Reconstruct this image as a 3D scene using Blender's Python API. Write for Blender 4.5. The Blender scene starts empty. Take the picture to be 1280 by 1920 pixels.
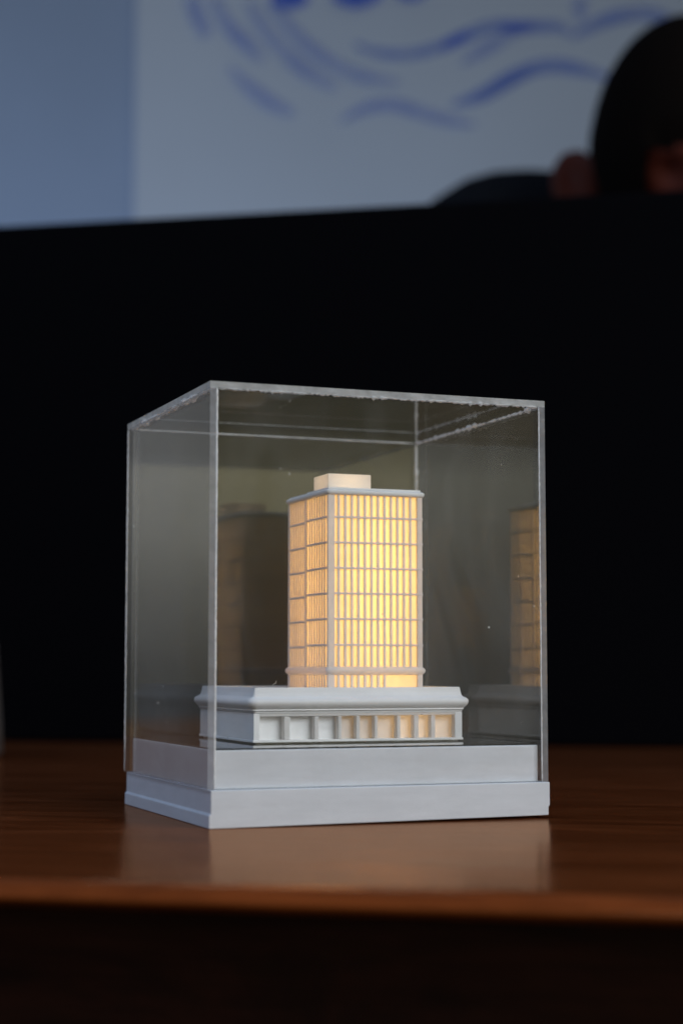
import bpy, bmesh, math, random
from mathutils import Vector, Matrix
random.seed(7)
scene = bpy.context.scene
COL = scene.collection
R = math.radians

# ---------------------------------------------------------------- camera
cd = bpy.data.cameras.new('camera'); cam = bpy.data.objects.new('camera', cd); COL.objects.link(cam)
F = Vector((0.3564491, 0.93009652, 0.08868201))
RT = Vector((0.933764034, -0.357889086, 0.000361286))
UP = Vector((-0.03207436, -0.0826793, 0.99605992))
CP = Vector((-0.16059, -0.53448, 0.05073))
cam.matrix_world = Matrix(((RT.x, UP.x, -F.x, CP.x), (RT.y, UP.y, -F.y, CP.y), (RT.z, UP.z, -F.z, CP.z), (0, 0, 0, 1)))
cd.sensor_fit = 'VERTICAL'; cd.sensor_height = 36; cd.sensor_width = 24
cd.lens = 3276.25 / 1920 * 36
cd.clip_start = 0.01; cd.clip_end = 60
cd.dof.use_dof = True; cd.dof.focus_distance = 0.602; cd.dof.aperture_fstop = 7.4; cd.dof.aperture_blades = 0
scene.camera = cam

# ---------------------------------------------------------------- render, view
scene.render.engine = 'CYCLES'
cy = scene.cycles
cy.use_denoising = True
cy.max_bounces = 14; cy.transparent_max_bounces = 24; cy.glossy_bounces = 8; cy.transmission_bounces = 10; cy.diffuse_bounces = 6
cy.sample_clamp_indirect = 4
cy.blur_glossy = 0.0
scene.view_settings.view_transform = 'Standard'; scene.view_settings.look = 'None'
scene.view_settings.exposure = 0; scene.view_settings.gamma = 1; scene.view_settings.use_curve_mapping = False

# ---------------------------------------------------------------- world: the dim room around the table
w = bpy.data.worlds.new('World'); scene.world = w; w.use_nodes = True
nt = w.node_tree; nt.nodes.clear()
def N(t, k, **kw):
    n = t.nodes.new(k)
    for a, b in kw.items(): setattr(n, a, b)
    return n
def L(t, a, b): t.links.new(a, b)
def ramp(t, stops, interp='LINEAR'):
    n = N(t, 'ShaderNodeValToRGB'); n.color_ramp.interpolation = interp
    e = n.color_ramp.elements
    while len(e) < len(stops): e.new(0.5)
    for i, (p, c) in enumerate(stops):
        e[i].position = p; e[i].color = tuple(c) + (1,) if len(c) == 3 else c
    return n
out = N(nt, 'ShaderNodeOutputWorld'); bg = N(nt, 'ShaderNodeBackground'); L(nt, bg.outputs[0], out.inputs[0])
tc = N(nt, 'ShaderNodeTexCoord')
sep = N(nt, 'ShaderNodeSeparateXYZ'); L(nt, tc.outputs['Generated'], sep.inputs[0])
dot = N(nt, 'ShaderNodeVectorMath', operation='DOT_PRODUCT'); L(nt, tc.outputs['Generated'], dot.inputs[0]); dot.inputs[1].default_value = (0.44, -0.9, 0)
mr = N(nt, 'ShaderNodeMapRange'); L(nt, dot.outputs['Value'], mr.inputs[0]); mr.inputs[1].default_value = -1; mr.inputs[2].default_value = 1
side = ramp(nt, [(0.0, (.31, .32, .32)), (0.03, (.27, .28, .30)), (0.10, (.10, .12, .16)), (0.35, (.13, .16, .22)), (0.62, (.15, .18, .22)), (0.88, (.62, .59, .42)), (1.0, (.98, .90, .56))])
L(nt, mr.outputs[0], side.inputs[0])
mz = N(nt, 'ShaderNodeMapRange'); L(nt, sep.outputs['Z'], mz.inputs[0]); mz.inputs[1].default_value = -0.1; mz.inputs[2].default_value = 0.3
# window band of the room behind the camera: brighter just under the lintel, dim towards the table tops
elev = ramp(nt, [(0.0, (.08,) * 3), (0.25, (.30,) * 3), (0.36, (.55,) * 3), (0.45, (.85,) * 3), (0.53, (1.0,) * 3), (0.546, (.74,) * 3), (.68, (.66, .66, .66)), (1.0, (.42, .48, .66))])
L(nt, mz.outputs[0], elev.inputs[0])
mul = N(nt, 'ShaderNodeMixRGB', blend_type='MULTIPLY'); mul.inputs[0].default_value = 1
L(nt, side.outputs[0], mul.inputs[1]); L(nt, elev.outputs[0], mul.inputs[2]); L(nt, mul.outputs[0], bg.inputs[0]); bg.inputs[1].default_value = 1.0

# ---------------------------------------------------------------- lamps
def area(name, loc, aim, sx, sy, power, col, spread=math.pi):
    d = bpy.data.lights.new(name, 'AREA'); d.shape = 'RECTANGLE'; d.size = sx; d.size_y = sy; d.energy = power; d.color = col; d.spread = spread
    o = bpy.data.objects.new(name, d); COL.objects.link(o); o.location = loc
    o.rotation_euler = (Vector(aim) - Vector(loc)).to_track_quat('-Z', 'Y').to_euler(); return o
area('window_light', (0.95, -1.55, 1.0), (0.06, 0.05, 0.06), 1.3, 0.9, 5.3, (0.86, 0.92, 1.0), R(75))
area('left_light', (-1.1, 0.1, 1.5), (0, 0.05, 0.05), 0.8, 0.8, 2.4, (0.55, 0.72, 1.0), R(80))  # unseen bluish area lamp high on the left, aimed at the model
area('wall_fill', (-0.35, 1.45, .12), (0.05, 2.3, 0.9), 1.6, 0.4, 3.8, (0.56, 0.74, 1.0))  # added lamp, out of view behind the monitor, brightens wall and board

# ---------------------------------------------------------------- helpers
def tag(o, label=None, cat=None, group=None, kind=None):
    if label: o['label'] = label
    if cat: o['category'] = cat
    if group: o['group'] = group
    if kind: o['kind'] = kind
    return o
def empty(name, loc, rz=0, label=None, cat=None):
    o = bpy.data.objects.new(name, None); COL.objects.link(o); o.location = loc; o.rotation_euler = (0, 0, rz)
    o.empty_display_size = 0.02
    return tag(o, label, cat)
def obj(name, bm, mats, parent=None, smooth=False, bevel=0, seg=2):
    me = bpy.data.meshes.new(name); bm.normal_update(); bm.to_mesh(me); bm.free()
    for m in (mats if isinstance(mats, (list, tuple)) else [mats]): me.materials.append(m)
    if smooth:
        for p in me.polygons: p.use_smooth = True
    o = bpy.data.objects.new(name, me); COL.objects.link(o)
    if parent: o.parent = parent
    if bevel:
        b = o.modifiers.new('bevel', 'BEVEL'); b.width = bevel; b.segments = seg; b.limit_method = 'ANGLE'; b.angle_limit = R(40)
    return o
def box(bm, x0, x1, y0, y1, z0, z1, mi=0):
    v = [bm.verts.new(c) for c in ((x0, y0, z0), (x1, y0, z0), (x1, y1, z0), (x0, y1, z0), (x0, y0, z1), (x1, y0, z1), (x1, y1, z1), (x0, y1, z1))]
    fs = []
    for q in ((3, 2, 1, 0), (4, 5, 6, 7), (0, 1, 5, 4), (1, 2, 6, 5), (2, 3, 7, 6), (3, 0, 4, 7)):
        f = bm.faces.new([v[i] for i in q]); f.material_index = mi; fs.append(f)
    return fs
def B(): return bmesh.new()
def bx(name, c, mat, parent=None, bevel=0, seg=2):
    bm = B(); box(bm, *c); return obj(name, bm, mat, parent, bevel=bevel, seg=seg)
def sweep(bm, prof, x0, x1, y0, y1, cap_top=False, cap_bot=False, cr=0.0008):
    """sweep an (outset, z) profile round a rectangle with small rounded corners"""
    rings = []
    for o, z in prof:
        r = max(cr + o, 0.0002); pts = []
        for cx, cy, a0 in ((x1 - cr, y0 + cr, -90), (x1 - cr, y1 - cr, 0), (x0 + cr, y1 - cr, 90), (x0 + cr, y0 + cr, 180)):
            for k in range(4):
                a = R(a0 + 30 * k); pts.append((cx + r * math.cos(a), cy + r * math.sin(a), z))
        rings.append([bm.verts.new(p) for p in pts])
    n = 16
    for a, b in zip(rings, rings[1:]):
        for i in range(n): bm.faces.new((a[i], a[(i + 1) % n], b[(i + 1) % n], b[i]))
    if cap_top: bm.faces.new(rings[-1])
    if cap_bot: bm.faces.new(rings[0][::-1])
def revolve(bm, prof, seg=40, cap=True):
    rings = [[bm.verts.new((r * math.cos(2 * math.pi * i / seg), r * math.sin(2 * math.pi * i / seg), z)) for i in range(seg)] for r, z in prof]
    for a, b in zip(rings, rings[1:]):
        for i in range(seg): bm.faces.new((a[i], a[(i + 1) % seg], b[(i + 1) % seg], b[i]))
    if cap: bm.faces.new(rings[0][::-1]); bm.faces.new(rings[-1])

# ---------------------------------------------------------------- materials
def mat(name):
    m = bpy.data.materials.new(name); m.use_nodes = True; t = m.node_tree
    return m, t, t.nodes['Principled BSDF'], t.nodes['Material Output']
def coords(t, scale=(1, 1, 1), space='Object'):
    tc = N(t, 'ShaderNodeTexCoord'); mp = N(t, 'ShaderNodeMapping'); L(t, tc.outputs[space], mp.inputs[0]); mp.inputs['Scale'].default_value = scale
    return mp.outputs[0]
def noise(t, vec, scale, detail=4, rough=.5, dist=0):
    n = N(t, 'ShaderNodeTexNoise'); L(t, vec, n.inputs['Vector']); n.inputs['Scale'].default_value = scale
    n.inputs['Detail'].default_value = detail; n.inputs['Roughness'].default_value = rough; n.inputs['Distortion'].default_value = dist
    return n.outputs['Fac']
def bump(t, h, strength, dist):
    b = N(t, 'ShaderNodeBump'); L(t, h, b.inputs['Height']); b.inputs['Strength'].default_value = strength; b.inputs['Distance'].default_value = dist
    return b.outputs[0]
def plain(name, col, rough=.5, spec=.5, metal=0, var=0, vscale=20):
    m, t, p, o = mat(name)
    p.inputs['Roughness'].default_value = rough; p.inputs['Specular IOR Level'].default_value = spec; p.inputs['Metallic'].default_value = metal
    if var:
        f = noise(t, coords(t), vscale)
        r = ramp(t, [(.3, [c * (1 - var) for c in col]), (.7, [min(1, c * (1 + var)) for c in col])]); L(t, f, r.inputs[0]); L(t, r.outputs[0], p.inputs['Base Color'])
    else: p.inputs['Base Color'].default_value = (*col, 1)
    return m
def printed(name, col=(.84, .84, .85), leak=0.0, warm=(1, .82, .6)):
    """3D printed white plastic: faint layer lines, lumps and a few specks; leak = share of light let through"""
    m, t, p, o = mat(name)
    v = coords(t)
    lay = N(t, 'ShaderNodeTexWave', wave_type='BANDS', bands_direction='Z'); L(t, v, lay.inputs['Vector']); lay.inputs['Scale'].default_value = 900; lay.inputs['Distortion'].default_value = 1.2
    lay.inputs['Detail'].default_value = 1
    lump = noise(t, v, 260, 3)
    vs = coords(t, (1, 1, 5)); sm = noise(t, vs, 45, 5, .6)
    a = N(t, 'ShaderNodeMath', operation='MULTIPLY_ADD'); L(t, lay.outputs['Fac'], a.inputs[0]); a.inputs[1].default_value = .35; L(t, lump, a.inputs[2])
    L(t, bump(t, a.outputs[0], .6, .00014), p.inputs['Normal'])
    r = ramp(t, [(.3, [c * .91 for c in col]), (.68, [c * 1.02 for c in col])]); L(t, sm, r.inputs[0])
    sp = N(t, 'ShaderNodeTexVoronoi'); L(t, v, sp.inputs['Vector']); sp.inputs['Scale'].default_value = 75
    lt = N(t, 'ShaderNodeMath', operation='LESS_THAN'); L(t, sp.outputs['Distance'], lt.inputs[0]); lt.inputs[1].default_value = .028
    mx = N(t, 'ShaderNodeMixRGB'); L(t, lt.outputs[0], mx.inputs[0]); L(t, r.outputs[0], mx.inputs[1]); mx.inputs[2].default_value = (.35, .33, .31, 1)
    L(t, mx.outputs[0], p.inputs['Base Color']); p.inputs['Roughness'].default_value = .42; p.inputs['Specular IOR Level'].default_value = .4
    if leak:
        tr = N(t, 'ShaderNodeBsdfTranslucent'); tr.inputs[0].default_value = (*warm, 1)
        ms = N(t, 'ShaderNodeMixShader'); ms.inputs[0].default_value = leak
        L(t, p.outputs[0], ms.inputs[1]); L(t, tr.outputs[0], ms.inputs[2]); L(t, ms.outputs[0], o.inputs[0])
    return m
M_white = printed('white_printed_plastic', col=(.84, .84, .85)); M_plinth = printed('plinth_printed_plastic', col=(.62, .65, .695))
M_frame = printed('white_printed_plastic_thin', leak=.30, warm=(1, .94, .87))
M_pent = printed('white_printed_plastic_shell', leak=.35, warm=(1, .86, .66))
M_pane = printed('white_printed_plastic_sheet', col=(.74, .72, .68), leak=.5, warm=(1, .80, .46))
M_back = printed('white_printed_plastic_thick', col=(.74, .72, .68), leak=.08, warm=(1, .72, .40))
M_thin = printed('white_printed_plastic_film', col=(.74, .70, .6), leak=.75, warm=(1, .74, .34))
M_podpane = printed('white_printed_plastic_wall', col=(.76, .76, .76), leak=.24, warm=(1, .82, .56))

def acrylic(name, f0=.05):
    m, t, p, o = mat(name); t.nodes.remove(p)
    g = N(t, 'ShaderNodeNewGeometry'); d = N(t, 'ShaderNodeVectorMath', operation='DOT_PRODUCT'); L(t, g.outputs['Normal'], d.inputs[0]); L(t, g.outputs['Incoming'], d.inputs[1])
    ab = N(t, 'ShaderNodeMath', operation='ABSOLUTE'); L(t, d.outputs['Value'], ab.inputs[0])
    s = N(t, 'ShaderNodeMath', operation='SUBTRACT'); s.inputs[0].default_value = 1; L(t, ab.outputs[0], s.inputs[1])
    pw = N(t, 'ShaderNodeMath', operation='POWER'); L(t, s.outputs[0], pw.inputs[0]); pw.inputs[1].default_value = 5
    ma = N(t, 'ShaderNodeMath', operation='MULTIPLY_ADD'); L(t, pw.outputs[0], ma.inputs[0]); ma.inputs[1].default_value = 1 - f0; ma.inputs[2].default_value = f0
    tr = N(t, 'ShaderNodeBsdfTransparent'); tr.inputs[0].default_value = (.985, .985, .98, 1)
    gl = N(t, 'ShaderNodeBsdfGlossy'); gl.inputs['Roughness'].default_value = .0
    mx = N(t, 'ShaderNodeMixShader'); L(t, ma.outputs[0], mx.inputs[0]); L(t, tr.outputs[0], mx.inputs[1]); L(t, gl.outputs[0], mx.inputs[2])
    # faint film of dust, smears and specks
    df = N(t, 'ShaderNodeBsdfDiffuse'); df.inputs[0].default_value = (.7, .7, .68, 1)
    n1 = noise(t, coords(t, (1, 1, .5)), 22, 6, .65, .6)
    r1 = ramp(t, [(.45, (0, 0, 0)), (.8, (.06, .06, .06))]); L(t, n1, r1.inputs[0])
    vo = N(t, 'ShaderNodeTexVoronoi'); L(t, coords(t), vo.inputs['Vector']); vo.inputs['Scale'].default_value = 95
    lt = ramp(t, [(0, (.5,) * 3), (.035, (.5,) * 3), (.05, (0, 0, 0))]); L(t, vo.outputs['Distance'], lt.inputs[0])
    n2 = noise(t, coords(t), 40, 1); gt = N(t, 'ShaderNodeMath', operation='GREATER_THAN'); L(t, n2, gt.inputs[0]); gt.inputs[1].default_value = .58
    mm = N(t, 'ShaderNodeMath', operation='MULTIPLY'); L(t, lt.outputs[0], mm.inputs[0]); L(t, gt.outputs[0], mm.inputs[1])
    ad = N(t, 'ShaderNodeMath', operation='ADD'); L(t, r1.outputs[0], ad.inputs[0]); L(t, mm.outputs[0], ad.inputs[1])
    m2 = N(t, 'ShaderNodeMixShader'); L(t, ad.outputs[0], m2.inputs[0]); L(t, mx.outputs[0], m2.inputs[1]); L(t, df.outputs[0], m2.inputs[2])
    L(t, m2.outputs[0], o.inputs[0]); return m
M_acr = acrylic('clear_acrylic', .062); M_acrf = acrylic('clear_acrylic_front', .022)
def frosted(name, col, op, nsc=500, lo=.5):
    m, t, p, o = mat(name)
    p.inputs['Base Color'].default_value = (*col, 1); p.inputs['Roughness'].default_value = .3
    v = coords(t); L(t, bump(t, noise(t, v, nsc, 3), .8, .0004), p.inputs['Normal'])
    tl = N(t, 'ShaderNodeBsdfTranslucent'); tl.inputs[0].default_value = (*col, 1)
    a = N(t, 'ShaderNodeMixShader'); a.inputs[0].default_value = .35; L(t, p.outputs[0], a.inputs[1]); L(t, tl.outputs[0], a.inputs[2])
    tr = N(t, 'ShaderNodeBsdfTransparent'); f = noise(t, v, 160, 4, .6)
    r = ramp(t, [(.35, (op * lo,) * 3), (.65, (op,) * 3)]); L(t, f, r.inputs[0])
    b = N(t, 'ShaderNodeMixShader'); L(t, r.outputs[0], b.inputs[0]); L(t, tr.outputs[0], b.inputs[1]); L(t, a.outputs[0], b.inputs[2]); L(t, b.outputs[0], o.inputs[0])
    return m
M_edge = frosted('sawn_acrylic_edge', (.88, .89, .86), .62, lo=.75)
M_edge2 = frosted('sawn_acrylic_edge_clear', (.55, .56, .58), .5, lo=.8)
M_glue = frosted('dried_clear_glue', (.97, .98, .98), 1.0, 900, .8)

def wood(name, base, dark, rough=.2, gloss=True):
    m, t, p, o = mat(name)
    v = coords(t, (2.6, 14, 14)); n1 = noise(t, v, 2.4, 9, .68, 2.2)
    v2 = coords(t, (3, 90, 90)); n2 = noise(t, v2, 3, 4, .6, .4)
    r1 = ramp(t, [(.3, dark), (.52, base), (.72, [c * 1.55 for c in base])]); L(t, n1, r1.inputs[0])
    r2 = ramp(t, [(.38, (.74,) * 3), (.55, (1, 1, 1))]); L(t, n2, r2.inputs[0])
    mu = N(t, 'ShaderNodeMixRGB', blend_type='MULTIPLY'); mu.inputs[0].default_value = .8; L(t, r1.outputs[0], mu.inputs[1]); L(t, r2.outputs[0], mu.inputs[2])
    if not gloss:
        L(t, mu.outputs[0], p.inputs['Base Color']); p.inputs['Roughness'].default_value = rough; p.inputs['Specular IOR Level'].default_value = .2
        return m
    t.nodes.remove(p)
    df = N(t, 'ShaderNodeBsdfDiffuse'); L(t, mu.outputs[0], df.inputs[0])
    gl = N(t, 'ShaderNodeBsdfGlossy'); gl.inputs[0].default_value = (.74, .47, .31, 1)
    rr = ramp(t, [(.3, (rough * .8,) * 3), (.7, (rough * 1.35,) * 3)]); L(t, n1, rr.inputs[0]); L(t, rr.outputs[0], gl.inputs['Roughness'])
    bn = bump(t, n2, .12, .0004); L(t, bn, df.inputs['Normal']); L(t, bn, gl.inputs['Normal'])
    lw = N(t, 'ShaderNodeLayerWeight'); lw.inputs[0].default_value = .5
    fr = N(t, 'ShaderNodeFresnel'); fr.inputs[0].default_value = 1.45
    mx = N(t, 'ShaderNodeMixShader'); L(t, fr.outputs[0], mx.inputs[0]); L(t, df.outputs[0], mx.inputs[1]); L(t, gl.outputs[0], mx.inputs[2]); L(t, mx.outputs[0], o.inputs[0])
    return m
M_wood = wood('varnished_red_brown_wood', (.165, .038, .008), (.095, .021, .005), .17)
M_apron = wood('dark_stained_wood', (.055, .017, .010), (.022, .009, .006), .6, gloss=False)
M_black = plain('black_gloss_acrylic', (.004, .004, .005), .05, .5)
M_shell = plain('black_matt_monitor_shell', (.0016, .0016, .0026), .6, .03)
M_bezel = plain('monitor_edge', (.01, .02, .03), .3, .4)
M_wall = plain('painted_wall', (.41, .51, .72), .85, .2, var=.04, vscale=3)
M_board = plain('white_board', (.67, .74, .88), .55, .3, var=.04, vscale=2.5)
M_floor = plain('dark_floor', (.03, .028, .026), .5, .3, var=.2, vscale=4)

# ---------------------------------------------------------------- setting
TA = R(-32.5)                                        # heading of the table's long side
TO = Vector((-0.0163, -0.1581, 0))                   # a point on the table's front edge
U = Vector((math.cos(TA), math.sin(TA), 0)); V = Vector((-math.sin(TA), math.cos(TA), 0))
ZF = -0.75
bm = B(); box(bm, -5, 5, -4, 5, ZF - .1, ZF); tag(obj('floor', bm, M_floor), kind='structure')
WD = 2.15                                            # wall, metres behind the table's front edge
bm = B(); box(bm, -2.1, 4, 0, .12, ZF, 2.3)
o = obj('wall', bm, M_wall); o.location = TO + V * WD + U * .6; o.rotation_euler = (0, 0, TA); tag(o, kind='structure')

# ---------------------------------------------------------------- table
tb = empty('table', (*(TO.xy), ZF), TA, 'red brown varnished wooden table with a rounded front edge under the display case', 'table')
H = -ZF
bm = B()
prof = [(.009, -.0072), (.005, -.0062), (.0016, -.0048), (0.0002, -.0036), (.0008, -.0027), (.0028, -.0010), (.006, -.0002), (.010, 0)]
pts = prof + [(.94, 0), (.945, -.002), (.945, -.0072)]
rows = [[bm.verts.new((x, y, z + H)) for y, z in pts] for x in (-1.0, .65)]
for i in range(len(pts)):
    j = (i + 1) % len(pts); bm.faces.new((rows[0][i], rows[0][j], rows[1][j], rows[1][i]))
bm.faces.new(rows[0][::-1]); bm.faces.new(rows[1])
bmesh.ops.recalc_face_normals(bm, faces=bm.faces)
top = obj('tabletop', bm, M_wood, tb)
for p in top.data.polygons: p.use_smooth = len(p.vertices) == 4 and abs(p.normal.z) < .999 and p.normal.y < 0
bm = B(); box(bm, -.93, .58, .062, .08, H - .14, H - .0076); obj('apron', bm, M_apron, tb, bevel=.002)
bm = B(); box(bm, -.93, .58, .87, .89, H - .14, H - .0076); obj('apron', bm, M_apron, tb, bevel=.002)
for x in (-.95, .55):
    for y in (.05, .80):
        bm = B(); box(bm, x, x + .05, y + .035, y + .085, 0, H - .0078); obj('leg', bm, M_apron, tb, bevel=.004)

# ---------------------------------------------------------------- display base
W, D, H1, H2 = .12, .1088, .01205, .0250
base = empty('plinth', (0, 0, 0), 0, 'stepped white printed plinth with a black mirror top, standing on the wooden table', 'plinth')
bm = B()
pf = [(-.0004, 0), (-.0004, .0042), (.0002, .0047), (.0002, H1), (W, H1), (W, .0042), (W - .0005, .0038), (W - .0005, .0)]
ys = [0, .03, .06, D]
rows = [[bm.verts.new((x, y, z + (max(0, (x - .06) / .06) * (.0009 if y < .05 else .0004) if z == 0 else 0))) for x, z in pf] for y in ys]
for ra, rb in zip(rows, rows[1:]):
    for i in range(8): bm.faces.new((ra[i], ra[(i + 1) % 8], rb[(i + 1) % 8], rb[i]))
bm.faces.new(rows[0]); bm.faces.new(rows[-1][::-1])
bmesh.ops.recalc_face_normals(bm, faces=bm.faces)
obj('skirt', bm, M_plinth, base, bevel=.00035)
bm = B(); box(bm, .0018, .1168, .0024, .1062, H1 + .00005, H2 - .0005); obj('inner_block', bm, M_plinth, base, bevel=.0004)
bm = B(); box(bm, .0023, .1163, .0029, .1057, H2 - .00045, H2); obj('mirror_top', bm, M_black, base)

# ---------------------------------------------------------------- acrylic case
XA, XB, YA, YB, H3, T = -.00083, .11953, .0005 - .0002, .1090, .14273, .0022
case = empty('display_case', (XA, YA, H1), 0, 'clear acrylic box with rough glued edges covering the white building', 'display case')
def pane(name, x0, x1, y0, y1, z0, z1, ax):
    bm = B(); fs = box(bm, x0, x1, y0, y1, z0, z1)
    bm.normal_update()
    for f in fs: f.material_index = 0 if abs(f.normal[ax]) > .9 or f.normal.y > .9 or (ax == 2 and f.normal.x > .9) or (ax == 1) else 1
    o = obj(name, bm, [M_acrf if name == 'front_panel' else M_acr, M_edge2 if name == 'side_panel' else M_edge], case); o.location = -Vector(case.location); return o
g = .00006
z0 = H1 + .0001
pane('side_panel', XA, XA + T, YA, YB, z0, H3 - T - g, 0)
pane('side_panel', XB - T, XB, YA, YB, z0, H3 - T - g, 0)
pane('front_panel', XA + T + g, XB - T - g, YA + .0001, YA + T, z0 + .0002, H3 - T - g, 1)
pane('back_panel', XA + T + g, XB - T - g, YB - T, YB - .0001, z0, H3 - T - g, 1)
pane('top_panel', XA, XB, YA, YB, H3 - T, H3, 2)
def seam(a, b, r, jit, n, drip=0.0):
    """lumpy bead of dried glue between two points"""
    bm = B(); a = Vector(a); b = Vector(b); d = (b - a).normalized(); s = d.orthogonal().normalized(); q = d.cross(s)
    prev = None
    for i in range(n + 1):
        c = a.lerp(b, i / n); rr = r * (1 + jit * random.uniform(-.8, 1.0))
        if random.random() < drip: rr *= random.uniform(1.6, 2.6)
        if i in (0, n): rr *= .3
        off = (s * random.uniform(-1, 1) + q * random.uniform(-1, 1)) * r * jit * .5
        ring = [bm.verts.new(c + off + (s * math.cos(k * math.pi / 3) + q * math.sin(k * math.pi / 3)) * rr * random.uniform(.8, 1.2)) for k in range(6)]
        if prev:
            for k in range(6): bm.faces.new((prev[k], prev[(k + 1) % 6], ring[(k + 1) % 6], ring[k]))
        else: bm.faces.new(ring[::-1])
        prev = ring
    bm.faces.new(prev)
    o = obj('glue_seam', bm, M_glue, case, smooth=True); o.location = -Vector(case.location)
zt = H3 - T
seam((XA + T, YA + .0012, zt), (XB - T, YA + .0012, zt), .00028, .9, 150, .16)
seam((XA + .0012, YA, zt), (XA + .0012, YB - T, zt), .00034, 1.0, 130, .2)
seam((XB - T, YA + T, zt), (XB - T, YB - T, zt), .00030, 1.0, 70, .22)
seam((XA + T, YB - T, zt), (XB - T, YB - T, zt), .00026, .25, 40, 0)
seam((XA + T + .0002, YA + .0002, z0), (XA + T + .0002, YA + .0002, zt), .00034, .10, 150, 0)
seam((XB - T, YA + .0002, z0), (XB - T, YA + .0002, zt), .00026, .12, 120, 0)
seam((XB - T, YB - T, H2), (XB - T, YB - T, zt), .00040, .25, 60, .03)
seam((XA + .0003, YB, z0), (XA + .0003, YB, zt), .00030, .12, 120, 0)

# ---------------------------------------------------------------- the building model
bld = empty('building_model', (.065, .068, H2), 0, 'white miniature office tower on a low podium, its windows glowing warm yellow', 'model building')
BL = Vector(bld.location)
def part(name, bm, m, parent=None, **k):
    o = obj(name, bm, m, parent or bld, **k)
    if not parent: o.location = -BL
    return o
PX0, PX1, PY0, PY1 = 0.02408, 0.10128, 0.02999, 0.09358
PZ0, PZ1 = H2 + .0004, 0.03512
DEP = .0031
# podium: foot, floor, side and back walls, front wall with deep bays
bm = B()
box(bm, PX0 + .001, PX1 - .001, PY0 + .001, PY1 - .001, H2 + .00002, PZ0)                  # recessed foot
box(bm, PX0 - .0003, PX1 + .0003, PY0 - .0003, PY1 + .0003, PZ0 + .00002, PZ0 + .0009)      # ledge
box(bm, PX0, PX0 + .0022, PY0, PY1, PZ0 + .0009, PZ1)
box(bm, PX1 - .0028, PX1, PY0, PY1, PZ0 + .0009, PZ1)
box(bm, PX0 + .0022, PX1 - .0028, PY1 - .002, PY1, PZ0 + .0009, PZ1)
pod = part('podium', bm, M_white, bevel=.00025)
bm = B(); box(bm, PX0 + .0022, PX1 - .0028, PY0 + .0001, PY0 + DEP + .001, PZ1 - .0009, PZ1 + .00005); part('lintel', bm, M_frame, pod, bevel=.0001)
fins = [(0.03502, 0.03709), (0.04597, 0.04754), (0.05464, 0.05593), (0.06125, 0.06263), (0.06805, 0.06924), (0.07643, 0.07781), (0.08284, 0.08472), (0.08935, 0.09103)]
xs = [PX0 + .0022] + [a for f in fins for a in f] + [PX1 - .0028]
for a, b in fins:
    bm = B(); box(bm, a, b, PY0 + .00015, PY0 + DEP - .00002, PZ0 + .00092, PZ1 - .0010); part('pilaster', bm, M_frame, pod, bevel=.00022)
for k in range(9):
    a = xs[2 * k] if k == 0 else fins[k - 1][0]; b = fins[k][0] if k < 8 else PX1 - .0028
    bm = B(); v = [bm.verts.new(c) for c in ((a, PY0 + DEP, PZ0 + .0009), (b, PY0 + DEP, PZ0 + .0009), (b, PY0 + DEP, PZ1 + .0001), (a, PY0 + DEP, PZ1 + .0001))]; bm.faces.new(v)
    part('bay_panel', bm, M_podpane if k > 2 else M_white, pod)
bm = B()
sweep(bm, [(-0.001, 0.03512), (0.0001, 0.03517), (0.0003, 0.03581), (0.0009, 0.03621), (0.0008, 0.0366), (0.0014, 0.03709), (0.0021, 0.03769), (0.0025, 0.03838), (0.0026, 0.03907), (0.0023, 0.03976), (0.0016, 0.04025), (0.0007, 0.04054), (0.0001, 0.04114), (-0.0003, 0.04262), (-0.0009, 0.04395), (-0.002, 0.04395), (-0.0022, 0.04271)], PX0, PX1, PY0, PY1, cap_top=True, cap_bot=False)
cor = part('cornice', bm, M_white, pod)
for p in cor.data.polygons: p.use_smooth = len(p.vertices) == 4
es = cor.modifiers.new('split', 'EDGE_SPLIT'); es.split_angle = R(38)

# tower
X0, X1, Y0, Y1 = 0.05356, 0.08955, 0.03738, 0.07998
ZB = 0.04271
LINES = [0.10355, 0.09458, 0.0856, 0.07663, 0.06771, 0.05859]
ZT = 0.11134; ZQ = 0.0508
ROWS = [ZT] + LINES + [ZQ]                       # seven storeys above the thick band
RCS = .0005
RC = .0009                                             # how far the glowing sheets sit behind the frame
tower = None
bm = B()
PL, PR = .0026, .0021                                  # front corner piers
box(bm, X0, X0 + PL, Y0, Y0 + .0016, ZB, ZT + .0003)
box(bm, X1 - PR, X1, Y0, Y0 + .0016, ZB, ZT + .0003)
box(bm, X0, X0 + .0016, Y1 - .0022, Y1, ZB, ZT + .0003)
box(bm, X1 - .0016, X1, Y1 - .0022, Y1, ZB, ZT + .0003)
YM = 0.06055
box(bm, X0 - .0002, X0 + .0014, YM - .0011, YM + .0011, ZB, ZT + .0002)
box(bm, X1 - .0014, X1 + .0002, YM - .0011, YM + .0011, ZB, ZT + .0002)
tower = part('tower_frame', bm, M_frame, bevel=.0003)
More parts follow.
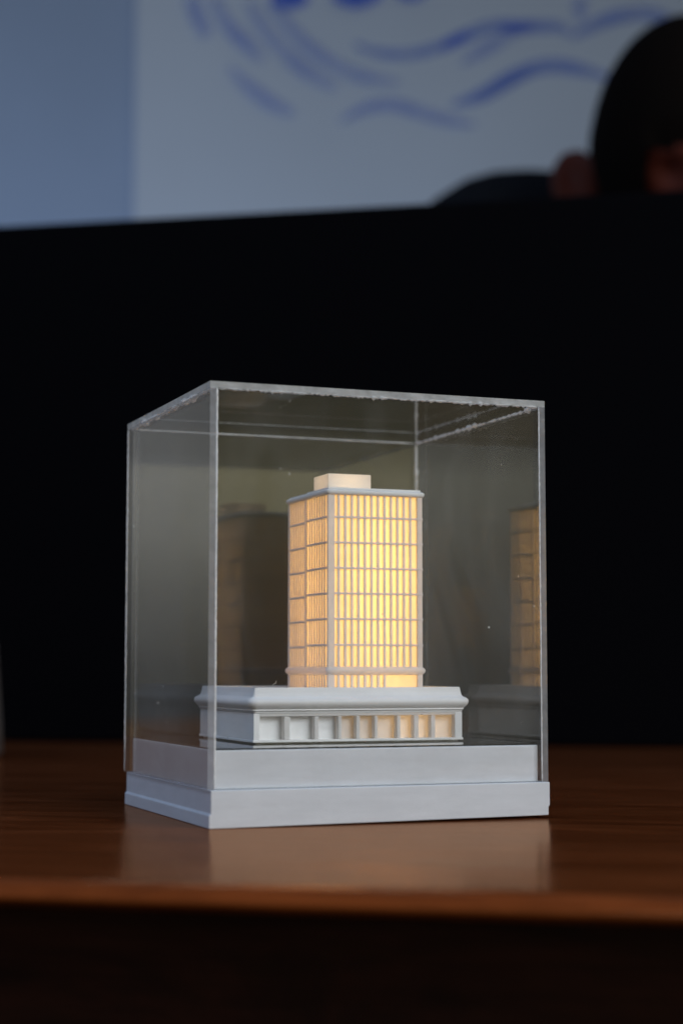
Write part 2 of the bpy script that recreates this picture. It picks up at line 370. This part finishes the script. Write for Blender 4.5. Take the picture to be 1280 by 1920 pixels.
# inside floor and ceiling keep the lamp's light in
bm = B(); box(bm, X0 + .0012, X1 - .0012, Y0 + .0012, Y1 - .0012, ZB + .00005, ZB + .0006); part('tower_floor', bm, M_white, tower)
FX0, FX1 = X0 + PL, X1 - PR
pitch = (FX1 - FX0) / 12.6
fx = [FX0 + pitch * (.6 + k) for k in range(13)]       # right side of each window; first is narrower
edges = [FX0 - pitch * .4] + fx
bm = B()
for k in range(12):
    c = edges[k + 1]
    z0f = ZB
    box(bm, c - pitch * .19, c + pitch * .19, Y0 + .0002, Y0 + RC - .00004, 0.04824 if k > 7 else z0f, ZT)
part('mullions', bm, M_frame, tower, bevel=.00012)
for z in LINES:
    bm = B()
    j = random.uniform(-.00006, .00006)
    box(bm, FX0 - .0001, FX1 + .0001, Y0 + .00004, Y0 + RC - .00002, z - .00040 + j, z + .00040 + j)
    box(bm, X1 - PR, X1 + .00018, Y0 - .00014, Y0 + .0001, z - .0003, z + .0003)
    box(bm, X0 - .00006, X0 + RCS, Y0 + .0016, YM - .0011, z - .00040, z + .00040)
    box(bm, X0 - .00006, X0 + RCS, YM + .0011, Y1 - .0022, z - .00040 - .0006, z + .00040 - .0006)
    box(bm, X1 - RCS, X1 + .00006, Y0 + .0016, YM - .0011, z - .00040, z + .00040)
    box(bm, X1 - RCS, X1 + .00006, YM + .0011, Y1 - .0022, z - .00040 - .0006, z + .00040 - .0006)
    box(bm, X0 + .0016, X1 - .0016, Y1 - RC, Y1 - .00004, z - .00040, z + .00040)
    part('floor_band', bm, M_frame, tower, bevel=.0001)
# fine fins of the narrow sides and back
def fins_y(x0, x1, ya, yb, n):
    bm = B(); p = (yb - ya) / n
    for k in range(n + 1):
        c = ya + p * k
        if k in (0, n): continue
        box(bm, x0, x1, c - p * .21, c + p * .21, ZB, ZT)
    part('side_fins', bm, M_frame, tower)
for a, b in ((Y0 + .0016, YM - .0011), (YM + .0011, Y1 - .0022)):
    fins_y(X0 + .0001, X0 + RCS - .00004, a, b, 8)
    fins_y(X1 - RCS + .00004, X1 - .0001, a, b, 8)
bm = B()
for k in range(1, 14):
    c = X0 + .0016 + (X1 - X0 - .0032) * k / 14; box(bm, c - .0005, c + .0005, Y1 - RC + .00004, Y1 - .0003, ZB, ZT)
part('back_fins', bm, M_frame, tower)
def quad(name, pts, m=None):
    bm = B(); bm.faces.new([bm.verts.new(p) for p in pts]); part(name, bm, m or M_pane, tower)
yy = Y0 + RC
for r in range(7):
    for k in range(13):
        a, b = max(edges[k], X0 + .001), min(edges[k + 1], X1 - .001) if k < 12 else X1 - .0010
        quad('window', ((a, yy, ROWS[r + 1]), (b, yy, ROWS[r + 1]), (b, yy, ROWS[r] + (.0004 if r == 0 else 0)), (a, yy, ROWS[r] + (.0004 if r == 0 else 0))))
for k in range(8):
    a, b = max(edges[k], X0 + .001), edges[k + 1]
    quad('window', ((a, yy, ZB), (b, yy, ZB), (b, yy, ZQ), (a, yy, ZQ)))
quad('window', ((edges[8], yy, ZB), (X1 - .001, yy, ZB), (X1 - .001, yy, ZQ), (edges[8], yy, ZQ)))
RR = ROWS + [ZB]
for r in range(8):
    zh = RR[r] + (.0004 if r == 0 else 0); zl = RR[r + 1]
    for x in (X0 + RCS, X1 - RCS):
        quad('bay_window', ((x, Y0 + .001, zl), (x, Y0 + .001, zh), (x, YM, zh), (x, YM, zl)))
        quad('bay_window', ((x, YM, zl), (x, YM, zh), (x, Y1 - .001, zh), (x, Y1 - .001, zl)))
    cols = [X0 + .001, X0 + .0038, X0 + .0062, X0 + .0240, X1 - .001]
    for c in range(4):
        quad('back_window', ((cols[c], Y1 - RC, zl), (cols[c], Y1 - RC, zh), (cols[c + 1], Y1 - RC, zh), (cols[c + 1], Y1 - RC, zl)), M_thin if (c == 3 and r in (3, 4, 5)) else M_back)
bm = B(); sweep(bm, [(-0.0004, 0.04804), (0.0002, 0.04833), (0.0009, 0.04883), (0.0012, 0.04962), (0.0009, 0.05031), (0.0002, 0.0508), (-0.0004, 0.05109)], X0, X1, Y0, Y1)
part('belt_course', bm, M_frame, tower, smooth=True)
bm = B(); sweep(bm, [(-0.0012, 0.11134), (0.0001, 0.11134), (0.0007, 0.11164), (0.001, 0.11223), (0.0009, 0.11282), (0.0003, 0.11321), (-0.0003, 0.11331), (-0.0006, 0.11331)], X0, X1, Y0, Y1, cap_top=True, cap_bot=True)
roof = part('roof', bm, M_white)
for p in roof.data.polygons: p.use_smooth = len(p.vertices) == 4
es = roof.modifiers.new('split', 'EDGE_SPLIT'); es.split_angle = R(42)
bm = B(); box(bm, X0 + .0002, X1 - .0006, YM - .0005, Y1 - .0006, 0.11333, 0.11371); part('roof_slab', bm, M_white, roof, bevel=.0001)
bm = B(); box(bm, X0 + .0002, X1 - .0006, Y0 + .0002, YM - .00055, 0.11333, 0.114); part('roof_slab', bm, M_white, roof, bevel=.0001)
QX0, QX1, QY0, QY1 = 0.05504, 0.07131, 0.04132, 0.05611
bm = B(); box(bm, QX0, QX1, QY0, QY1, 0.11402, 0.11923)
pent = part('penthouse', bm, M_pent, bevel=.0002)

def point(name, loc, power, r=.003, col=(1, .65, .26)):
    d = bpy.data.lights.new(name, 'POINT'); d.energy = power; d.color = col; d.shadow_soft_size = r
    o = bpy.data.objects.new(name, d); COL.objects.link(o); o.location = loc
CXT, CYT = (X0 + X1) / 2, (Y0 + Y1) / 2
for zl in (.0485, .0600, .0715, .0830, .0945, .1050):
    point('tower_led', (CXT + .002, CYT - .001, zl), (.0106 if zl > .055 else .0045) if zl < .09 else (.0095 if zl < .1 else .0075), .004)
point('podium_led', (.084, .047, .0305), .0065)
bm = B(); box(bm, .0535, .0545, PY0 + DEP + .0002, PY1 - .0022, PZ0 + .00095, PZ1); part('light_baffle', bm, M_white, pod)  # added unseen baffle, keeps the LED glow out of the left bays
point('penthouse_led', ((QX0 + QX1) / 2, (QY0 + QY1) / 2, .1168), .0018, .001, (1, .78, .5))

# stray fibre
cu = bpy.data.curves.new('lint', 'CURVE'); cu.dimensions = '3D'; cu.bevel_depth = .00009; sp = cu.splines.new('BEZIER')
lp = [(0, 0, 0), (.00005, 0, .0011), (.0010, 0, .0016), (.0011, 0, .0024)]
sp.bezier_points.add(3)
for b, c in zip(sp.bezier_points, lp): b.co = c; b.handle_left_type = b.handle_right_type = 'AUTO'
tmp = bpy.data.objects.new('lint', cu); COL.objects.link(tmp)
me = bpy.data.meshes.new_from_object(tmp.evaluated_get(bpy.context.evaluated_depsgraph_get())); COL.objects.unlink(tmp); bpy.data.objects.remove(tmp)
me.materials.clear(); me.materials.append(plain('pale_fibre', (.8, .78, .72), .6))
o = bpy.data.objects.new('fibre', me); COL.objects.link(o); o.location = (0.03147, 0.03156, 0.0439)
tag(o, 'tiny curled white fibre standing on the podium roof left of the tower', 'fibre')

# ---------------------------------------------------------------- monitor seen from behind
mo = TO + V * .745
mon = empty('monitor', (mo.x, mo.y, 0), TA, 'large black screen seen from behind, standing at the back of the table', 'monitor')
bm = B(); box(bm, -.52, .16, .0, .022, .0, .362); obj('shell', bm, M_shell, mon, bevel=.003, seg=3)
bm = B(); box(bm, -.52, .16, .0222, .028, .002, .3635); obj('bezel', bm, M_bezel, mon, bevel=.001)
m, t, p, oo = mat('lit_screen'); p.inputs['Emission Color'].default_value = (.35, .6, .9, 1); p.inputs['Emission Strength'].default_value = .12; p.inputs['Base Color'].default_value = (.01, .01, .01, 1)
bm = B(); box(bm, -.51, .15, .0281, .0287, .012, .353); obj('screen', bm, m, mon)

# ---------------------------------------------------------------- white board with a loose blue drawing
bo = TO + V * (WD - .0065)
brd = empty('whiteboard', (bo.x, bo.y, 0), TA, 'large white board on the bluish wall with loose blue brush strokes', 'whiteboard')
bm = B(); box(bm, -.766, 2.4, 0, .006, .45, 1.75); obj('board_panel', bm, M_board, brd, bevel=.001)
def ink(name, col, a):
    m, t, p, o = mat(name); p.inputs['Base Color'].default_value = (*col, 1); p.inputs['Roughness'].default_value = .6
    tr = N(t, 'ShaderNodeBsdfTransparent'); ms = N(t, 'ShaderNodeMixShader'); f = noise(t, coords(t, (1, 1, 1)), 14, 4, .6)
    r = ramp(t, [(.3, (a * .65,) * 3), (.7, (min(1, a * 1.25),) * 3)]); L(t, f, r.inputs[0]); L(t, r.outputs[0], ms.inputs[0]); L(t, tr.outputs[0], ms.inputs[1]); L(t, p.outputs[0], ms.inputs[2]); L(t, ms.outputs[0], o.inputs[0]); return m
inks = [ink('pale_blue_ink', (.22, .33, .88), .36), ink('blue_ink', (.16, .28, .84), .50), ink('strong_blue_ink', (.06, .16, .85), .85)]
ST = [
(1, [(-0.417, 0.996, 0.0065), (-0.385, 0.981, 0.0129), (-0.336, 0.974, 0.0144), (-0.287, 0.982, 0.016), (-0.247, 0.997, 0.0175), (-0.207, 1.008, 0.0175), (-0.159, 1.004, 0.0174), (-0.112, 1.0, 0.0158), (-0.092, 0.988, 0.0079)]),
(2, [(-0.283, 0.982, 0.0064), (-0.263, 0.99, 0.0159), (-0.239, 0.999, 0.0064)]),
(2, [(-0.195, 1.005, 0.0063), (-0.171, 1.003, 0.0143), (-0.144, 1.003, 0.0063)]),
(0, [(-0.255, 0.954, 0.0064), (-0.215, 0.975, 0.019), (-0.175, 0.995, 0.0143), (-0.144, 1.0, 0.0063)]),
(1, [(-0.268, 0.891, 0.0079), (-0.224, 0.903, 0.019), (-0.184, 0.924, 0.0221), (-0.152, 0.937, 0.0205), (-0.121, 0.941, 0.0205), (-0.082, 0.934, 0.0173), (-0.037, 0.918, 0.0078)]),
(1, [(-0.24, 0.899, 0.0063), (-0.208, 0.911, 0.0158), (-0.176, 0.926, 0.0174), (-0.144, 0.939, 0.0063)]),
(0, [(-0.438, 0.876, 0.0064), (-0.401, 0.894, 0.0161), (-0.36, 0.897, 0.0176), (-0.32, 0.884, 0.0175), (-0.28, 0.869, 0.0159), (-0.232, 0.857, 0.0047)]),
(1, [(-0.089, 0.982, 0.0079), (-0.054, 0.999, 0.0173), (-0.019, 1.009, 0.0188), (0.02, 1.01, 0.0187), (0.051, 0.998, 0.0156), (0.081, 0.976, 0.0124)]),
(0, [(-0.074, 1.043, 0.0157), (-0.076, 1.028, 0.0189), (-0.078, 1.006, 0.0094)]),
(0, [(-0.676, 1.091, 0.0198), (-0.666, 1.061, 0.0214), (-0.648, 1.024, 0.0148)]),
(0, [(-0.64, 1.086, 0.0165), (-0.618, 1.044, 0.0197), (-0.588, 1.009, 0.0196), (-0.559, 0.979, 0.0114)]),
(0, [(-0.583, 1.075, 0.0115), (-0.559, 1.032, 0.018), (-0.525, 0.99, 0.0195), (-0.488, 0.955, 0.0194), (-0.445, 0.928, 0.0113)]),
(0, [(-0.546, 1.068, 0.0131), (-0.513, 1.024, 0.0163), (-0.475, 0.986, 0.0178), (-0.434, 0.957, 0.0177), (-0.393, 0.94, 0.0161), (-0.348, 0.93, 0.0064)]),
(0, [(-0.613, 0.974, 0.0065), (-0.588, 0.946, 0.0163), (-0.55, 0.914, 0.0195), (-0.51, 0.892, 0.0097)]),
(2, [(-.545, 1.082, .03), (-.517, 1.0765, .036), (-.49, 1.082, .03)]),
(2, [(-.447, 1.082, .03), (-.411, 1.074, .044), (-.375, 1.082, .03)]),
(2, [(-.352, 1.082, .02), (-.326, 1.072, .030), (-.30, 1.082, .02)]),
]
for si, (lv, ps) in enumerate(ST):
    bm = B(); P = []
    for i in range(len(ps) - 1):                        # Catmull-Rom through the stroke's points
        a = ps[max(0, i - 1)]; b = ps[i]; c = ps[i + 1]; d = ps[min(len(ps) - 1, i + 2)]
        for k in range(8):
            t = k / 8; P.append([.5 * ((2 * b[j]) + (-a[j] + c[j]) * t + (2 * a[j] - 5 * b[j] + 4 * c[j] - d[j]) * t * t + (-a[j] + 3 * b[j] - 3 * c[j] + d[j]) * t ** 3) for j in range(3)])
    P.append(list(ps[-1])); prev = None; y = -.0005 - si * .0004
    for i, q in enumerate(P):
        n = P[min(i + 1, len(P) - 1)]; m_ = P[max(i - 1, 0)]; dx, dz = n[0] - m_[0], n[1] - m_[1]; l = math.hypot(dx, dz) or 1
        nx, nz = -dz / l, dx / l; h = q[2] / 2 * (1.05 if 0 < i < len(P) - 1 else .5)
        e = (bm.verts.new((q[0] - nx * h, y, q[1] - nz * h)), bm.verts.new((q[0] + nx * h, y, q[1] + nz * h)))
        if prev: bm.faces.new((prev[0], e[0], e[1], prev[1]))
        prev = e
    obj('brush_stroke', bm, inks[lv], brd)

# ---------------------------------------------------------------- person beyond the screen
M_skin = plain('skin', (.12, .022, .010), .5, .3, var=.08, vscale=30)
M_hair = plain('black_hair', (.009, .0065, .0055), .9, .03)
M_shirt = plain('dark_fabric', (.010, .012, .017), .9, .1, var=.1, vscale=60)
HX, HY = .69879878, .80763569
per = empty('person', (HX, HY, ZF), math.atan2(RT.y, RT.x), 'person with short black hair and a dark top leaning forward beyond the black screen', 'person')
Z = -ZF
def skin(name, chains, parent=None, mt=None, sub=2):
    """chains of (point, radius) grown into one surface"""
    me = bpy.data.meshes.new(name); vs = []; es_ = []; rad = []; idx = {}
    for ch in chains:
        prev = None
        for pnt, r in ch:
            k = tuple(round(c, 4) for c in pnt)
            if k not in idx: idx[k] = len(vs); vs.append(pnt); rad.append(r)
            if prev is not None and prev != idx[k]: es_.append((prev, idx[k]))
            prev = idx[k]
    me.from_pydata(vs, es_, []); o = bpy.data.objects.new(name, me); COL.objects.link(o)
    sm = o.modifiers.new('skin', 'SKIN')
    for i, r in enumerate(rad):
        d = me.skin_vertices[0].data[i]; d.radius = (r, r); d.use_root = (i == 0)
    ss = o.modifiers.new('sub', 'SUBSURF'); ss.levels = ss.render_levels = sub
    res = bpy.data.meshes.new_from_object(o.evaluated_get(bpy.context.evaluated_depsgraph_get()))
    bpy.data.objects.remove(o); return res
pel = (0, .30, Z - .16)
C7 = (0, .17, Z + .485)
torso = [(pel, .15), ((0, .29, Z + .0), .135), ((0, .25, Z + .18), .15), ((0, .19, Z + .36), .155), (C7, .075)]
def arm(s): return [((0, .19, Z + .36), .155), ((s * .11, .17, Z + .475), .085), ((s * .195, .165, Z + .493), .064), ((s * .26, .08, Z + .32), .05), ((s * .275, -.02, Z + .17), .043), ((s * .21, -.16, Z + .09), .036), ((s * .14, -.275, Z + .036), .026)]
def leg(s): return [(pel, .15), ((s * .09, .26, Z - .19), .095), ((s * .12, .06, Z - .205), .082), ((s * .14, -.13, Z - .215), .062), ((s * .14, -.09, Z - .42), .056), ((s * .14, -.06, Z - .67), .040), ((s * .145, -.12, Z - .705), .038), ((s * .15, -.19, Z - .715), .030)]
neck = [(C7, .075), ((0, .08, Z + .50), .058), ((0, .03, Z + .515), .058)]
body = skin('b', [torso, neck, arm(-1), arm(1), leg(-1), leg(1)])
bmb = B(); bmb.from_mesh(body)
def add_mesh(me):
    bmb.from_mesh(me)
for s in (-1, 1):                                      # hands: palm, four fingers, thumb
    wx, wy, wz = s * .14, -.275, Z + .036
    add_mesh(skin('palm', [[((wx, wy, wz), .026), ((wx - s * .006, wy - .04, wz - .004), .028), ((wx - s * .008, wy - .078, wz - .008), .022)]]))
    for k, ln in enumerate((.062, .074, .07, .054)):
        fx_ = wx - s * .008 + s * (-.028 + .0185 * k)
        add_mesh(skin('finger', [[((fx_ * 1.0, wy - .06, wz - .006), .0095), ((fx_, wy - .082, wz - .002), .0092), ((fx_, wy - .082 - ln * .5, wz - .008), .0085), ((fx_, wy - .082 - ln * .95, wz - .026), .0072)]]))
    add_mesh(skin('thumb', [[((wx - s * .014, wy - .02, wz - .004), .012), ((wx - s * .045, wy - .048, wz - .01), .0105), ((wx - s * .055, wy - .082, wz - .02), .009)]]))
HC = Vector((-.012, 0, Z + .517)); PITCH = Matrix.Rotation(R(24), 4, 'X')
def head_pt(d):
    """upright head facing -y: direction -> surface point"""
    x, y, z = d.x * .078, d.y * .098, d.z * .118
    if z < 0: k = 1 + z * 2.2; x *= max(.55, k); y = y * max(.75, 1 + z * 1.0) - .012 * (-z / .118)
    if d.y < -.2:
        f = min(1, (-d.y - .2) / .5)
        nose = math.exp(-(d.x / .13) ** 2) * math.exp(-((d.z + .22) / .17) ** 2) * .026
        brow = math.exp(-((d.z - .12) / .08) ** 2) * .005 * math.exp(-(d.x / .5) ** 2)
        eye = (math.exp(-((abs(d.x) - .34) / .14) ** 2) * math.exp(-((d.z + .02) / .10) ** 2)) * .010
        lip = math.exp(-(d.x / .26) ** 2) * (math.exp(-((d.z + .52) / .05) ** 2) + math.exp(-((d.z + .64) / .05) ** 2)) * .005
        chin = math.exp(-(d.x / .3) ** 2) * math.exp(-((d.z + .88) / .12) ** 2) * .010
        y -= f * (nose + brow - eye + lip + chin)
    return Vector((x * (.99 + .05 * max(0, -d.z)), y, z * .97))
hb = B(); bmesh.ops.create_uvsphere(hb, u_segments=96, v_segments=64, radius=1)
for v in hb.verts: v.co = HC + PITCH @ head_pt(v.co.normalized())
tmpm = bpy.data.meshes.new('h'); hb.to_mesh(tmpm); hb.free(); add_mesh(tmpm)
for s in (-1, 1):                                      # ears
    eb = B(); bmesh.ops.create_uvsphere(eb, u_segments=32, v_segments=20, radius=1)
    for v in eb.verts:
        c = v.co.copy(); dish = .006 * math.exp(-((c.x * 0 + c.z) ** 2 + c.y ** 2) / .25) if c.x * s > 0 and c.y < .3 else 0
        p3 = Vector((c.x * .010 - s * dish, c.y * .028, c.z * .032)); p3 = Matrix.Rotation(-s * R(46), 4, 'Z') @ p3
        v.co = HC + PITCH @ (p3 + Vector((s * .095, .010, -.027)))
    tmpm = bpy.data.meshes.new('e'); eb.to_mesh(tmpm); eb.free(); add_mesh(tmpm)
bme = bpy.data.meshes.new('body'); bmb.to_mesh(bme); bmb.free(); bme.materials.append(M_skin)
bo_ = bpy.data.objects.new('body', bme); COL.objects.link(bo_)
rm = bo_.modifiers.new('fuse', 'REMESH'); rm.mode = 'VOXEL'; rm.voxel_size = .0042; rm.use_smooth_shade = True
sm = bo_.modifiers.new('soft', 'SMOOTH'); sm.iterations = 2
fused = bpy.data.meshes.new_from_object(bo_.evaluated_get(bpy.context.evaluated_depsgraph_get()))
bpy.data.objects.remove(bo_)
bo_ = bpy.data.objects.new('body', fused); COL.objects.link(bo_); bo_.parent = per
hb = B(); bmesh.ops.create_uvsphere(hb, u_segments=96, v_segments=64, radius=1)
rm_ = []
for v in hb.verts:
    d = v.co.normalized()
    line = .22 - .05 * abs(d.x) if d.y < -.35 and abs(d.x) < .5 else (-.05 if d.y < .05 else -.50)
    if abs(d.x) >= .5 and d.y < .35: line = -.42
    if d.z < line - .06: rm_.append(v); continue
    k = 1 + .085 * min(1, max(0, (d.z - line + .05) / .2)) + random.uniform(-.004, .004)
    v.co = HC + PITCH @ (head_pt(d) * k)
bmesh.ops.delete(hb, geom=rm_, context='VERTS')
obj('hair', hb, M_hair, per, smooth=True)
def grow(ch, g, lo=0, hi=None): return [(p_, r_ + g) for p_, r_ in ch[lo:hi]]
sh = skin('shirt', [grow(torso, .012), grow(arm(-1), .011, 0, 6), grow(arm(1), .011, 0, 6)]); sh.materials.append(M_shirt)
for p_ in sh.polygons: p_.use_smooth = True
o = bpy.data.objects.new('shirt', sh); COL.objects.link(o); o.parent = per
tr = skin('trousers', [[(pel, .165), ((0, .29, Z - .06), .15)], grow(leg(-1), .012, 0, 6), grow(leg(1), .012, 0, 6)]); tr.materials.append(M_shirt)
for p_ in tr.polygons: p_.use_smooth = True
o = bpy.data.objects.new('trousers', tr); COL.objects.link(o); o.parent = per
ch = empty('chair', (HX, HY, ZF), math.atan2(RT.y, RT.x), 'dark office chair under the person beyond the black screen', 'chair')
bm = B(); box(bm, -.23, .23, .08, .52, Z - .385, Z - .325); obj('seat', bm, M_shirt, ch, bevel=.02, seg=3)
bm = B(); box(bm, -.21, .21, .50, .54, Z - .22, Z + .15); obj('backrest', bm, M_shirt, ch, bevel=.018, seg=3)
for x in (-.19, .15):
    for y in (.10, .46):
        bm = B(); box(bm, x, x + .035, y, y + .035, 0, Z - .3852 if y < .4 else Z - .3852); obj('leg', bm, M_shell, ch, bevel=.004)
bm = B(); box(bm, -.02, .02, .5205, .5395, Z - .35, Z - .2202); obj('back_support', bm, M_shell, ch)

# ---------------------------------------------------------------- dim cup cut by the left border
mg = empty('cup', (.0118 - .0235, .4797 + .007, 0), 0, 'dim grey cup on the table, cut off by the left edge of the picture', 'cup')
bm = B(); revolve(bm, [(.030, .0), (.0325, .002), (.0318, .02), (.0285, .062), (.0278, .066), (.0266, .0655), (.0272, .06), (.029, .006)], cap=False)
bmesh.ops.holes_fill(bm, edges=[e for e in bm.edges if e.is_boundary])
obj('body', bm, plain('grey_ceramic', (.07, .065, .065), .4, .3), mg, smooth=True)
